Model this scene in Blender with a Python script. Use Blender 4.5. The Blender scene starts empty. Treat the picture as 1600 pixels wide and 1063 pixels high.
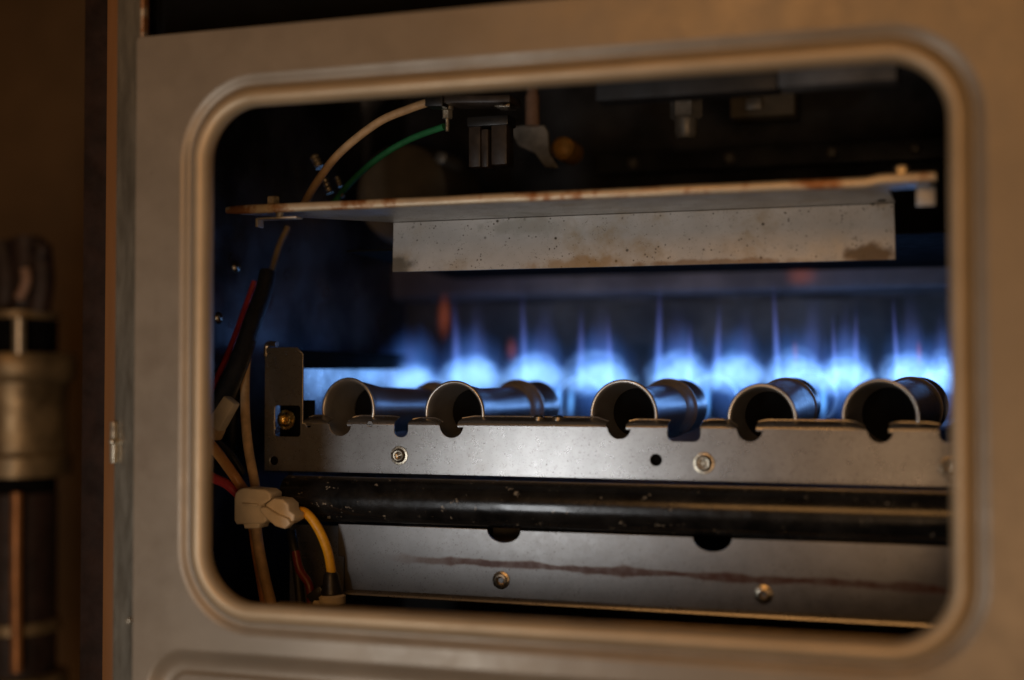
import bpy, bmesh, math, random
from mathutils import Vector, Matrix
R = math.radians
random.seed(7)
S = bpy.context.scene
C = S.collection

# ------------------------------------------------------------------ camera
D = 0.603                       # camera to access panel, metres
YAW, PITCH, FPX = R(18.9), R(1.53), 2190.0
cd = bpy.data.cameras.new('camera'); cam = bpy.data.objects.new('camera', cd); C.objects.link(cam)
cam.location = (0, -D, 0); cam.rotation_euler = (R(90) + PITCH, 0, YAW)
cd.sensor_width = 36; cd.lens = FPX * 36 / 1600; cd.clip_start = 0.01; cd.clip_end = 20
cd.dof.use_dof = True; cd.dof.focus_distance = 0.785; cd.dof.aperture_fstop = 2.35; cd.dof.aperture_blades = 0
S.camera = cam
CAMROT = cam.rotation_euler.to_matrix()

# ------------------------------------------------------------------ light
w = bpy.data.worlds.new('World'); S.world = w; w.use_nodes = True
bgn = w.node_tree.nodes['Background']
bgn.inputs[0].default_value = (1.0, 0.55, 0.24, 1); bgn.inputs[1].default_value = 0.02
def area(name, loc, target, size, power, col, sy=None):
    l = bpy.data.lights.new(name, 'AREA'); l.energy = power; l.color = col; l.size = size
    if sy: l.shape = 'RECTANGLE'; l.size_y = sy
    o = bpy.data.objects.new(name, l); C.objects.link(o); o.location = loc
    o.rotation_euler = (Vector(target) - Vector(loc)).to_track_quat('-Z', 'Y').to_euler()
    return o
area('work_lamp', (-0.40, -0.42, -0.15), (-0.26, 0.1, -0.05), 0.06, 0.52, (0.96, 0.98, 1.0), 0.24)
area('ceiling_lamp', (-0.20, -1.05, 0.46), (-0.28, 0, -0.12), 0.45, 1.9, (1.0, 0.48, 0.15))
area('room_lamp', (0.26, -1.28, -0.34), (-0.28, 0, -0.08), 0.6, 3.3, (1.0, 0.61, 0.32))
vs = S.view_settings
vs.view_transform = 'Standard'; vs.look = 'None'; vs.exposure = 0; vs.gamma = 1; vs.use_curve_mapping = False
S.cycles.use_denoising = True
S.cycles.max_bounces = 8
S.cycles.volume_max_steps = 256
S.cycles.sample_clamp_indirect = 3.0

# ------------------------------------------------------------------ helpers
def P(u, v, Y):
    """point of the depth plane Y (metres behind the panel face) seen at photo pixel u, v"""
    d = CAMROT @ Vector(((u - 800), (531.5 - v), -FPX))
    t = (Y + D) / d.y
    return Vector((d.x * t, Y, d.z * t))

class MB:
    def __init__(s): s.v = []; s.f = []
    def add(s, vs_, fs):
        o = len(s.v); s.v += [tuple(x) for x in vs_]; s.f += [tuple(i + o for i in f) for f in fs]
    def box(s, a, b):
        (x0, y0, z0), (x1, y1, z1) = a, b
        s.add([(x0,y0,z0),(x1,y0,z0),(x1,y1,z0),(x0,y1,z0),(x0,y0,z1),(x1,y0,z1),(x1,y1,z1),(x0,y1,z1)],
              [(0,3,2,1),(4,5,6,7),(0,1,5,4),(1,2,6,5),(2,3,7,6),(3,0,4,7)])
    def lathe(s, prof, origin, axis=(0,1,0), n=40, caps=False):
        ax = Vector(axis).normalized(); q = ax.to_track_quat('Z', 'Y'); o = Vector(origin)
        vs_, fs = [], []
        for r, h in prof:
            for k in range(n):
                a = 2*math.pi*k/n
                vs_.append(o + q @ Vector((r*math.cos(a), r*math.sin(a), h)))
        m = len(prof)
        for i in range(m-1):
            for k in range(n):
                fs.append((i*n+k, i*n+(k+1)%n, (i+1)*n+(k+1)%n, (i+1)*n+k))
        if caps:
            fs.append(tuple(range(n))[::-1]); fs.append(tuple(range((m-1)*n, m*n)))
        s.add(vs_, fs)
    def tube(s, pts, r, n=14, sub=8, r1=None, flat=1.0):
        pts = smooth(pts, sub); m = len(pts); vs_, fs = [], []
        up = Vector((0.13, 0.9, 0.2))
        for i, p in enumerate(pts):
            t = (pts[min(i+1, m-1)] - pts[max(i-1, 0)]).normalized()
            a = t.cross(up).normalized(); b = a.cross(t).normalized()
            rr = r if r1 is None else r + (r1 - r)*i/(m-1)
            for k in range(n):
                g = 2*math.pi*k/n
                vs_.append(p + a*rr*math.cos(g) + b*rr*flat*math.sin(g))
        for i in range(m-1):
            for k in range(n):
                fs.append((i*n+k, i*n+(k+1)%n, (i+1)*n+(k+1)%n, (i+1)*n+k))
        fs.append(tuple(range(n))[::-1]); fs.append(tuple(range((m-1)*n, m*n)))
        s.add(vs_, fs)
    def sweep_x(s, prof, x0, x1, n=1, close=False):
        """profile of (y, z) swept along x"""
        m = len(prof); vs_, fs = [], []
        for i in range(n+1):
            x = x0 + (x1-x0)*i/n
            vs_ += [(x, y, z) for y, z in prof]
        mm = m if close else m-1
        for i in range(n):
            for k in range(mm):
                fs.append((i*m+k, i*m+(k+1)%m, (i+1)*m+(k+1)%m, (i+1)*m+k))
        if close:
            fs.append(tuple(range(m))); fs.append(tuple(range(n*m, (n+1)*m))[::-1])
        s.add(vs_, fs)
    def build(s, name, mat, parent=None, smooth_=True, bevel=0, angle=35):
        me = bpy.data.meshes.new(name); me.from_pydata(s.v, [], s.f); me.update()
        bm = bmesh.new(); bm.from_mesh(me); bmesh.ops.recalc_face_normals(bm, faces=bm.faces)
        if bevel:
            es = [e for e in bm.edges if len(e.link_faces) == 2 and e.calc_face_angle() > R(30)]
            bmesh.ops.bevel(bm, geom=es, offset=bevel, segments=2, affect='EDGES', profile=0.5)
        for f in bm.faces: f.smooth = smooth_
        if smooth_:
            for e in bm.edges:
                if len(e.link_faces) == 2 and e.calc_face_angle() > R(angle): e.smooth = False
        bm.to_mesh(me); bm.free()
        return link(name, me, mat, parent)

def smooth(pts, sub):
    pts = [Vector(p) for p in pts]
    if len(pts) < 3 or sub < 2: return pts
    out = []
    for i in range(len(pts)-1):
        p0 = pts[max(i-1,0)]; p1 = pts[i]; p2 = pts[i+1]; p3 = pts[min(i+2, len(pts)-1)]
        for k in range(sub):
            t = k/sub
            out.append(0.5*((2*p1) + (p2-p0)*t + (2*p0-5*p1+4*p2-p3)*t*t + (3*p1-p0-3*p2+p3)*t**3))
    out.append(pts[-1]); return out

def link(name, me, mat, parent=None):
    o = bpy.data.objects.new(name, me); C.objects.link(o)
    if mat is not None:
        me.materials.clear(); me.materials.append(mat)
    if parent is not None:
        o.parent = parent
        o.matrix_parent_inverse = parent_mat(parent).inverted()
    return o
def parent_mat(p):
    m = Matrix.LocRotScale(p.location, p.rotation_euler, p.scale)
    if p.parent is not None: m = parent_mat(p.parent) @ p.matrix_parent_inverse @ m
    return m
def tag(o, label, cat, group=None):
    o['label'] = label; o['category'] = cat
    if group: o['group'] = group
    return o
def thing(name, loc, label, cat, group=None):
    o = bpy.data.objects.new(name, None); C.objects.link(o); o.location = loc
    o.empty_display_size = 0.01
    return tag(o, label, cat, group)
def struct(o): o['kind'] = 'structure'; return o

def sheet(name, loops, y0, thick, mat, parent=None, bev=0.0004):
    """flat sheet in the XZ plane with holes: loops of (x, z); front face at y0"""
    cu = bpy.data.curves.new(name, 'CURVE'); cu.dimensions = '2D'; cu.fill_mode = 'BOTH'
    cu.extrude = max(thick/2 - bev, 1e-5); cu.bevel_depth = bev; cu.bevel_resolution = 1 if bev < 0.0009 else 4; cu.offset = -bev
    for lp in loops:
        sp = cu.splines.new('POLY'); sp.points.add(len(lp)-1); sp.use_cyclic_u = True
        for p, (x, z) in zip(sp.points, lp): p.co = (x, z, 0, 1)
    tmp = bpy.data.objects.new(name+'_tmp', cu); C.objects.link(tmp)
    dg = bpy.context.evaluated_depsgraph_get()
    me = bpy.data.meshes.new_from_object(tmp.evaluated_get(dg))
    C.objects.unlink(tmp); bpy.data.objects.remove(tmp)
    me.name = name
    me.transform(Matrix.Translation((0, y0 + thick/2, 0)) @ Matrix.Rotation(R(90), 4, 'X'))
    return link(name, me, mat, parent)

def rrect(x0, z0, x1, z1, r, n=14):
    pts = []
    for cx, cz, a0 in ((x1-r, z1-r, 0), (x0+r, z1-r, 90), (x0+r, z0+r, 180), (x1-r, z0+r, 270)):
        for k in range(n+1):
            a = R(a0 + 90*k/n); pts.append((cx + r*math.cos(a), cz + r*math.sin(a)))
    return pts
def circ(x, z, r, n=24): return [(x + r*math.cos(2*math.pi*k/n), z + r*math.sin(2*math.pi*k/n)) for k in range(n)]

# ------------------------------------------------------------------ materials
def mat(name, base, rough=0.5, metal=0.0, var=0.15, vscale=60, bump=0.0, bscale=400, spots=None, rvar=0.1,
        stretch=None, coat=0.0, col2=None, c2scale=40, c2lo=0.5, c2hi=0.65, spec=0.5):
    m = bpy.data.materials.new(name); m.use_nodes = True; nt = m.node_tree; N = nt.nodes; L = nt.links
    b = N['Principled BSDF']; tc = N.new('ShaderNodeTexCoord')
    vec = tc.outputs['Object']
    if stretch:
        mp = N.new('ShaderNodeMapping'); mp.inputs['Scale'].default_value = stretch; L.new(vec, mp.inputs['Vector']); vec = mp.outputs[0]
    def noise(sc, det=4, rou=0.6, v=None):
        n = N.new('ShaderNodeTexNoise'); n.inputs['Scale'].default_value = sc; n.inputs['Detail'].default_value = det
        n.inputs['Roughness'].default_value = rou; L.new(v or vec, n.inputs['Vector']); return n.outputs['Fac']
    def ramp(src, a, bb, lo=0.0, hi=1.0):
        r = N.new('ShaderNodeMapRange'); r.interpolation_type = 'SMOOTHSTEP'
        r.inputs[1].default_value = a; r.inputs[2].default_value = bb; r.inputs[3].default_value = lo; r.inputs[4].default_value = hi
        L.new(src, r.inputs[0]); return r.outputs[0]
    def mix(fac, c1, c2, typ='MIX'):
        x = N.new('ShaderNodeMix'); x.data_type = 'RGBA'; x.blend_type = typ
        if isinstance(fac, float): x.inputs[0].default_value = fac
        else: L.new(fac, x.inputs[0])
        for s_, c in ((6, c1), (7, c2)):
            if isinstance(c, tuple): x.inputs[s_].default_value = (*c, 1)
            else: L.new(c, x.inputs[s_])
        return x.outputs[2]
    n1 = noise(vscale)
    dark = tuple(c*(1-var*1.6) for c in base); lite = tuple(min(1, c*(1+var)) for c in base)
    col = mix(ramp(n1, 0.3, 0.7), dark, lite)
    if col2:
        col = mix(ramp(noise(c2scale, 6, 0.65), c2lo, c2hi), col, col2)
    if spots:      # (scale, radius, colour)
        for sc, rad, sc_col in spots:
            vo = N.new('ShaderNodeTexVoronoi'); vo.inputs['Scale'].default_value = sc; L.new(tc.outputs['Object'], vo.inputs['Vector'])
            f = ramp(vo.outputs['Distance'], rad, rad*0.4)
            g = ramp(noise(sc*0.31, 2), 0.5, 0.62)
            mu = N.new('ShaderNodeMath'); mu.operation = 'MULTIPLY'; L.new(f, mu.inputs[0]); L.new(g, mu.inputs[1])
            col = mix(mu.outputs[0], col, sc_col)
    L.new(col, b.inputs['Base Color'])
    L.new(ramp(noise(vscale*2.3, 5, 0.7), 0.25, 0.75, max(0.02, rough-rvar), min(1, rough+rvar)), b.inputs['Roughness'])
    b.inputs['Metallic'].default_value = metal; b.inputs['Coat Weight'].default_value = coat
    b.inputs['Specular IOR Level'].default_value = spec
    if bump:
        bp = N.new('ShaderNodeBump'); bp.inputs['Strength'].default_value = bump; bp.inputs['Distance'].default_value = 0.001
        L.new(noise(bscale, 5, 0.65), bp.inputs['Height']); L.new(bp.outputs[0], b.inputs['Normal'])
    m['_h'] = 1
    return m
M = {}
M['panel'] = mat('panel_paint', (0.31, 0.262, 0.20), 0.42, 0.35, 0.06, 18, 0.06, 900, rvar=0.08, col2=(0.235, 0.19, 0.14), c2scale=12, c2lo=0.5, c2hi=0.8,
                 spots=[(160, 0.09, (0.16, 0.13, 0.10)), (90, 0.06, (0.45, 0.40, 0.33))])
M['rim'] = mat('rim_bead_lit', (0.53, 0.41, 0.26), 0.44, 0.3, 0.06, 30, 0.03, 900, rvar=0.05)  # same sheet as the panel; the lip's lit brightness is in this lighter colour
M['post'] = mat('post_steel', (0.27, 0.25, 0.20), 0.40, 0.75, 0.14, 30, 0.05, 500, stretch=(3, 3, 0.5))
M['trim'] = mat('trim_wood', (0.23, 0.105, 0.035), 0.6, 0, 0.08, 20, stretch=(3, 3, 0.3))
M['wall'] = mat('wall_paint', (0.17, 0.105, 0.05), 0.8, 0, 0.12, 8)
M['galv'] = mat('galvanised_steel', (0.38, 0.375, 0.37), 0.28, 0.85, 0.05, 60, 0.05, 2600, rvar=0.012, col2=(0.27, 0.24, 0.21), c2scale=17, c2lo=0.5, c2hi=0.9,
                spots=[(420, 0.2, (0.08, 0.065, 0.055)), (1100, 0.34, (0.12, 0.1, 0.09)), (1900, 0.36, (0.16, 0.14, 0.12))])
M['shield'] = mat('shield_steel', (0.50, 0.50, 0.49), 0.46, 0.55, 0.07, 45, 0.08, 1300, col2=(0.36, 0.29, 0.19), c2scale=24, c2lo=0.52, c2hi=0.75,
                  spots=[(150, 0.17, (0.06, 0.052, 0.04)), (420, 0.28, (0.07, 0.06, 0.045)), (1100, 0.3, (0.12, 0.1, 0.07))])
def stain(m, blots):
    nt = m.node_tree; N = nt.nodes; L = nt.links; b = N['Principled BSDF']
    tc = N.new('ShaderNodeTexCoord'); nz = N.new('ShaderNodeTexNoise'); nz.inputs['Scale'].default_value = 130; nz.inputs['Detail'].default_value = 6
    L.new(tc.outputs['Object'], nz.inputs['Vector'])
    for (cx, cz, rx_, rz_, col, amt) in blots:
        src = b.inputs['Base Color'].links[0].from_socket
        v = N.new('ShaderNodeVectorMath'); v.operation = 'SUBTRACT'; v.inputs[1].default_value = (cx, 0, cz); L.new(tc.outputs['Object'], v.inputs[0])
        v2 = N.new('ShaderNodeVectorMath'); v2.operation = 'MULTIPLY'; v2.inputs[1].default_value = (1/rx_, 0, 1/rz_); L.new(v.outputs[0], v2.inputs[0])
        ln = N.new('ShaderNodeVectorMath'); ln.operation = 'LENGTH'; L.new(v2.outputs[0], ln.inputs[0])
        ad = N.new('ShaderNodeMath'); ad.operation = 'MULTIPLY_ADD'; ad.inputs[1].default_value = 1.6; L.new(nz.outputs['Fac'], ad.inputs[0]); L.new(ln.outputs['Value'], ad.inputs[2])
        mr = N.new('ShaderNodeMapRange'); mr.interpolation_type = 'SMOOTHSTEP'; L.new(ad.outputs[0], mr.inputs[0])
        mr.inputs[1].default_value = 1.95; mr.inputs[2].default_value = 1.25; mr.inputs[3].default_value = 0; mr.inputs[4].default_value = amt
        mx = N.new('ShaderNodeMix'); mx.data_type = 'RGBA'; L.new(mr.outputs[0], mx.inputs[0]); L.new(src, mx.inputs[6]); mx.inputs[7].default_value = (*col, 1)
        L.new(mx.outputs[2], b.inputs['Base Color'])
    return m
stain(M['shield'], [(-0.060, 0.0635, 0.016, 0.006, (0.13, 0.085, 0.04), 0.9), (-0.327, 0.064, 0.013, 0.007, (0.11, 0.10, 0.08), 0.85),
                    (-0.215, 0.0615, 0.032, 0.006, (0.30, 0.19, 0.07), 0.7), (-0.14, 0.0612, 0.05, 0.0025, (0.2, 0.12, 0.05), 0.7),
                    (-0.245, 0.085, 0.03, 0.006, (0.3, 0.3, 0.27), 0.6)])
M['hem'] = mat('worn_hem', (0.66, 0.55, 0.39), 0.42, 0.45, 0.12, 30, 0.05, 600, col2=(0.34, 0.15, 0.055), c2scale=30, c2lo=0.50, c2hi=0.60)
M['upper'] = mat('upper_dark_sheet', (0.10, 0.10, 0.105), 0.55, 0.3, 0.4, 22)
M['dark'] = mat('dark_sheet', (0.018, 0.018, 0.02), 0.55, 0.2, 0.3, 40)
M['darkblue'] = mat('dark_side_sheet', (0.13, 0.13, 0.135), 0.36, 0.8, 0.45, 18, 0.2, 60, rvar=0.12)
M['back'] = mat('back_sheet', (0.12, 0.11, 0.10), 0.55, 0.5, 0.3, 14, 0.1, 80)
M['ledge'] = mat('ledge_sheet', (0.20, 0.17, 0.165), 0.6, 0.4, 0.25, 16, col2=(0.5, 0.13, 0.04), c2scale=11, c2lo=0.62, c2hi=0.72)
M['black'] = mat('black_enamel', (0.012, 0.012, 0.012), 0.24, 0.0, 0.4, 60, 0.1, 300, coat=0.3, rvar=0.06,
                 col2=(0.28, 0.25, 0.20), c2scale=190, c2lo=0.63, c2hi=0.67)
M['blackpl'] = mat('black_plastic', (0.014, 0.013, 0.012), 0.42, 0, 0.3, 100, 0.1, 600)
M['brownpl'] = mat('brown_plastic', (0.05, 0.038, 0.03), 0.4, 0, 0.3, 100)
M['tubeM'] = mat('burner_steel', (0.56, 0.55, 0.54), 0.30, 0.80, 0.05, 60, 0.0, 900, rvar=0.02,
                 col2=(0.40, 0.37, 0.34), c2scale=40, c2lo=0.55, c2hi=0.8)
M['sideplate'] = mat('bright_side_plate', (0.60, 0.58, 0.56), 0.30, 0.9, 0.2, 40, 0.35, 120)
M['rimring'] = mat('rim_steel', (0.66, 0.64, 0.60), 0.34, 0.85, 0.08, 120)
M['ring'] = mat('collar_steel', (0.68, 0.66, 0.63), 0.34, 0.45, 0.08, 120)
M['brass'] = mat('brass', (0.85, 0.62, 0.22), 0.26, 1.0, 0.15, 300)
M['screw'] = mat('screw_steel', (0.52, 0.46, 0.36), 0.3, 1, 0.2, 400, 0.1, 900)
M['bolt'] = mat('zinc_bolt', (0.66, 0.58, 0.44), 0.38, 0.8, 0.2, 300)
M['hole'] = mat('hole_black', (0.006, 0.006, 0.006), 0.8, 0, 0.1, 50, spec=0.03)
M['tan'] = mat('tan_insulation', (0.62, 0.40, 0.20), 0.5, 0, 0.14, 120, 0.05, 500)
M['orange'] = mat('orange_insulation', (0.62, 0.27, 0.07), 0.45, 0, 0.14, 120)
M['yellow'] = mat('yellow_insulation', (0.85, 0.42, 0.02), 0.42, 0, 0.12, 160, 0.1, 900)
M['dull'] = mat('dull_insulation', (0.26, 0.17, 0.07), 0.5, 0, 0.14, 120)
M['green'] = mat('green_insulation', (0.03, 0.20, 0.075), 0.45, 0, 0.12, 120)
M['darkred'] = mat('dark_red_insulation', (0.13, 0.014, 0.012), 0.42, 0, 0.15, 120)
M['red'] = mat('red_insulation', (0.42, 0.035, 0.03), 0.42, 0, 0.15, 120)
M['sleeve'] = mat('black_sleeve', (0.012, 0.011, 0.011), 0.5, 0, 0.3, 200, 0.2, 700)
M['nylon'] = mat('white_nylon', (0.72, 0.62, 0.47), 0.45, 0, 0.08, 80, 0.08, 300)
M['amber'] = mat('amber_plastic', (0.80, 0.42, 0.10), 0.4, 0.2, 0.2, 120)
M['olive'] = mat('olive_housing', (0.22, 0.19, 0.14), 0.6, 0, 0.2, 30)
M['grey'] = mat('dull_zinc', (0.42, 0.40, 0.36), 0.45, 0.45, 0.25, 60)
M['pipe'] = mat('old_brass', (0.26, 0.19, 0.10), 0.42, 0.5, 0.3, 40)
M['cable'] = mat('brown_rubber', (0.026, 0.013, 0.009), 0.62, 0, 0.3, 40)
M['sleeve_glint'] = mat('sleeve_highlight', (0.42, 0.19, 0.07), 0.45, 0.5, 0.2, 60)  # colour of the highlight painted on the lower sleeve
M['pink'] = mat('pale_pink', (0.36, 0.22, 0.15), 0.5, 0, 0.2, 60)

# lower plate: galvanised steel with a wavy rust streak along its middle
def rust_plate():
    m = mat('rust_streaked_steel', (0.25, 0.245, 0.24), 0.36, 0.90, 0.05, 60, 0.05, 2600, rvar=0.03,
                spots=[(420, 0.2, (0.08, 0.065, 0.055)), (1100, 0.34, (0.12, 0.1, 0.09)), (1900, 0.36, (0.16, 0.14, 0.12))])
    nt = m.node_tree; N = nt.nodes; L = nt.links
    b = N['Principled BSDF']; src = b.inputs['Base Color'].links[0].from_socket
    tc = N.new('ShaderNodeTexCoord'); sp = N.new('ShaderNodeSeparateXYZ'); L.new(tc.outputs['Object'], sp.inputs[0])
    def mth(op, a, bb=None):
        n = N.new('ShaderNodeMath'); n.operation = op
        for i, x in enumerate((a, bb)):
            if x is None: continue
            if isinstance(x, (int, float)): n.inputs[i].default_value = x
            else: L.new(x, n.inputs[i])
        return n.outputs[0]
    def n1(sc, seed):
        n = N.new('ShaderNodeTexNoise'); n.noise_dimensions = '1D'; n.inputs['Scale'].default_value = sc; n.inputs['Detail'].default_value = 9; n.inputs['Roughness'].default_value = 0.65
        L.new(mth('ADD', sp.outputs[0], seed), n.inputs['W']); return n.outputs[0]
    line = mth('ADD', -0.1005, mth('MULTIPLY', mth('ADD', sp.outputs[0], 0.2), -0.012))
    line = mth('ADD', line, mth('MULTIPLY', mth('SUBTRACT', n1(14, 3.1), 0.5), 0.004))
    dist = mth('SUBTRACT', sp.outputs[2], line)
    width = mth('ADD', 0.0006, mth('MULTIPLY', mth('POWER', n1(34, 7.7), 2.2), 0.0048))
    mr = N.new('ShaderNodeMapRange'); mr.interpolation_type = 'SMOOTHSTEP'
    L.new(mth('DIVIDE', mth('ABSOLUTE', dist), width), mr.inputs[0])
    mr.inputs[1].default_value = 1.5; mr.inputs[2].default_value = 0.6; mr.inputs[3].default_value = 0; mr.inputs[4].default_value = 1
    x0 = N.new('ShaderNodeMapRange'); x0.interpolation_type = 'SMOOTHSTEP'; L.new(sp.outputs[0], x0.inputs[0])
    x0.inputs[1].default_value = -0.325; x0.inputs[2].default_value = -0.265
    nb = N.new('ShaderNodeTexNoise'); nb.inputs['Scale'].default_value = 160; nb.inputs['Detail'].default_value = 6; L.new(tc.outputs['Object'], nb.inputs['Vector'])
    br_ = N.new('ShaderNodeMapRange'); L.new(nb.outputs['Fac'], br_.inputs[0]); br_.inputs[1].default_value = 0.35; br_.inputs[2].default_value = 0.6; br_.inputs[3].default_value = 0.6; br_.inputs[4].default_value = 0.97
    fac = mth('MULTIPLY', mth('MULTIPLY', mr.outputs[0], x0.outputs[0]), br_.outputs[0])
    mx = N.new('ShaderNodeMix'); mx.data_type = 'RGBA'; L.new(fac, mx.inputs[0]); L.new(src, mx.inputs[6])
    mx.inputs[7].default_value = (0.085, 0.025, 0.011, 1); L.new(mx.outputs[2], b.inputs['Base Color'])
    L.new(mth('SUBTRACT', 0.92, mth('MULTIPLY', fac, 0.9)), b.inputs['Metallic'])
    return m
M['rustplate'] = rust_plate()

# ------------------------------------------------------------------ setting: wall behind, trim at the left
mb = MB(); mb.box((-1.1, 0.62, -0.6), (-0.47, 0.66, 0.6)); struct(mb.build('wall', M['wall']))

# ------------------------------------------------------------------ furnace cabinet
cab = thing('furnace_cabinet', (-0.2, 0.2, -0.27), 'dark sheet metal furnace cabinet enclosing the burners behind the panel', 'furnace')
XL, XR, YB = -0.432, 0.05, 0.40
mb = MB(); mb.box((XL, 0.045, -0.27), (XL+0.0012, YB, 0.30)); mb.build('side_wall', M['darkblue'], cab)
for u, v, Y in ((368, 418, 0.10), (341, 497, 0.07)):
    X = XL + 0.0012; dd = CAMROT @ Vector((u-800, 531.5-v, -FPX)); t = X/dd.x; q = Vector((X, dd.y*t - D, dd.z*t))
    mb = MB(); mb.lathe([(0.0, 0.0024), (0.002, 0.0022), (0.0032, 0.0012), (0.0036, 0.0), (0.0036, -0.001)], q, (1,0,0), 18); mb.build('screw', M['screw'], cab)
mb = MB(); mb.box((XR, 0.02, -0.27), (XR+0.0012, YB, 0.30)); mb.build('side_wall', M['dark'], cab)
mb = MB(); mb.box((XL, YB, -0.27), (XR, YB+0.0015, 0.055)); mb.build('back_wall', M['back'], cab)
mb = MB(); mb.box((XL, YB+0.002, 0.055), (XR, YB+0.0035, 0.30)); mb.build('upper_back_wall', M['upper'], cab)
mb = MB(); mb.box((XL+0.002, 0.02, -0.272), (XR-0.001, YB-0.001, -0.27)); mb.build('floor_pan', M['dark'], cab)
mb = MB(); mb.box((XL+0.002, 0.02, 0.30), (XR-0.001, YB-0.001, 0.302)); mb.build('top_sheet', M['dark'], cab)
# ledge across the back above the flames
z0, z1 = P(1000, 455, 0.372).z, P(1000, 400, 0.372).z
mb = MB(); mb.sweep_x([(0.372, z1), (0.372, z0), (0.375, z0-0.003), (YB-0.001, z0-0.003), (YB-0.001, z1)], XL+0.002, XR-0.002, 1, True)
mb.build('ledge', M['ledge'], cab, bevel=0.0008)
# front post at the left, flange of the cabinet side
xa, xb = P(181, 500, 0.014).x, P(226, 30, 0.014).x
pr = [(xa, -0.34), (xa, 0.36), (xb, 0.36), (xb, -0.34)]
post = sheet('front_post', [pr], 0.014, 0.0016, M['post'], cab)
mb = MB(); mb.box((xa-0.0006, 0.0145, -0.34), (xa+0.0010, 0.045, 0.36)); mb.build('post_return', M['post'], cab)
mb = MB(); x = P(222, 30, 0.0105).x
mb.box((x, 0.0085, 0.1735), (x+0.0022, 0.0138, 0.36)); mb.build('post_edge_strip', M['hem'], cab, bevel=0.0004)
p = P(178, 690, 0.012); mb = MB(); mb.lathe([(0.0, -0.003), (0.0014, -0.0028), (0.0018, -0.001), (0.0018, 0.004)], (p.x, 0.012, p.z), (0,1,0), 14)
mb.box((p.x-0.0016, 0.0105, p.z-0.011), (p.x+0.0010, 0.0138, p.z+0.010)); mb.build('spring_clip', M['bolt'], cab, bevel=0.0003)
mb = MB(); mb.box((XL+0.004, 0.026, 0.172), (XR, 0.028, 0.36)); mb.build('compartment_shade', M['hole'], cab)  # black sheet stands in for the dark open compartment above the panel

# trim strip beside the cabinet
xa2, xb2 = P(163, 500, 0.06).x, P(183, 500, 0.06).x
mb = MB(); mb.box((xa2, 0.06, -0.42), (xb2+0.004, 0.075, 0.42)); tag(mb.build('door_trim', M['trim'], bevel=0.001),
    'narrow orange brown upright strip left of the cabinet post', 'trim')
xa3 = P(128, 500, 0.10).x  # dark strip stands in for a shadow gap
mb = MB(); mb.box((xa3, 0.10, -0.42), (xb2, 0.11, 0.42)); tag(mb.build('gap_shade', M['cable'], bevel=0.001),
    'dark upright strip painted as the shadow gap between brown wall and orange trim', 'trim')

# ------------------------------------------------------------------ access panel
OX0, OX1, OZ0, OZ1 = -0.3655, -0.0165, -0.1098, 0.1330
panel = thing('access_panel', (-0.2, 0, -0.30), 'beige metal access panel with large rounded window opening onto the burners', 'panel')
RW = 0.0150
PX0, PX1, PZ0, PZ1 = -0.4065, 0.14, -0.33, 0.1715
rx0, rx1, rz1, rz0 = -0.3985, 0.045, -0.1335, -0.30
outer = rrect(PX0, PZ0, PX1, PZ1, 0.002, 3)
hole = rrect(OX0-RW, OZ0-RW, OX1+RW, OZ1+RW, 0.026+RW, 18)
rec = rrect(rx0, rz0, rx1, rz1, 0.022, 18)
sheet('panel_sheet', [outer, hole, rec], 0.0, 0.0012, M['panel'], panel, 0.0003)
def ring_sweep(x0, z0_, x1, z1_, r, prof, n=18):
    prof = smooth([Vector((a, b, 0)) for a, b in prof], 4)
    mb = MB(); loops = []
    for q in prof:
        loops.append([(x, q.y, z) for x, z in rrect(x0-q.x, z0_-q.x, x1+q.x, z1_+q.x, max(1e-4, r+q.x), n)])
    m = len(loops[0]); vs_ = [v for lp in loops for v in lp]; fs = []
    for i in range(len(loops)-1):
        for k in range(m): fs.append((i*m+k, i*m+(k+1) % m, (i+1)*m+(k+1) % m, (i+1)*m+k))
    mb.add(vs_, fs); return mb, loops
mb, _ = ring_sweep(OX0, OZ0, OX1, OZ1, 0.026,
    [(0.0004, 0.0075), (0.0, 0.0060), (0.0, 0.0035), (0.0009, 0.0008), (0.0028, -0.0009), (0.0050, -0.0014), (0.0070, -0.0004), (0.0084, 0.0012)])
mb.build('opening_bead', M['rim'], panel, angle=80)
mb, _ = ring_sweep(OX0, OZ0, OX1, OZ1, 0.026,
    [(0.0082, 0.0013), (0.0092, 0.0021), (0.0106, 0.0024), (0.0120, 0.0018), (0.0136, 0.0007), (0.0152, 0.0001)])
mb.build('opening_groove', M['panel'], panel, angle=80)
mb, loops = ring_sweep(rx0, rz0, rx1, rz1, 0.022,
    [(0.0004, 0.0001), (-0.0012, 0.0006), (-0.006, 0.0042), (-0.0095, 0.0052), (-0.0115, 0.0048), (-0.0128, 0.0030), (-0.0145, 0.0026), (-0.02, 0.0028)])
o = len(mb.v) - len(loops[0]); mb.f.append(tuple(range(o, len(mb.v))))
mb.build('lower_recess', M['panel'], panel, angle=60)
# turned back edges of the sheet
mb = MB(); mb.box((PX0, 0.0014, PZ0), (PX0+0.0012, 0.013, PZ1)); mb.build('left_return', M['panel'], panel)
mb = MB(); mb.box((PX0+0.0014, 0.0014, PZ1-0.0012), (PX1, 0.02, PZ1)); mb.build('top_return', M['panel'], panel)
p = P(205, 970, 0.004); mb = MB(); mb.lathe([(0.0, -0.0022), (0.0012, -0.002), (0.0016, -0.0008), (0.0016, 0.003)], (p.x-0.0008, 0.004, p.z), (0,1,0), 14)
mb.build('edge_rivet', M['bolt'], panel)

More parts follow.
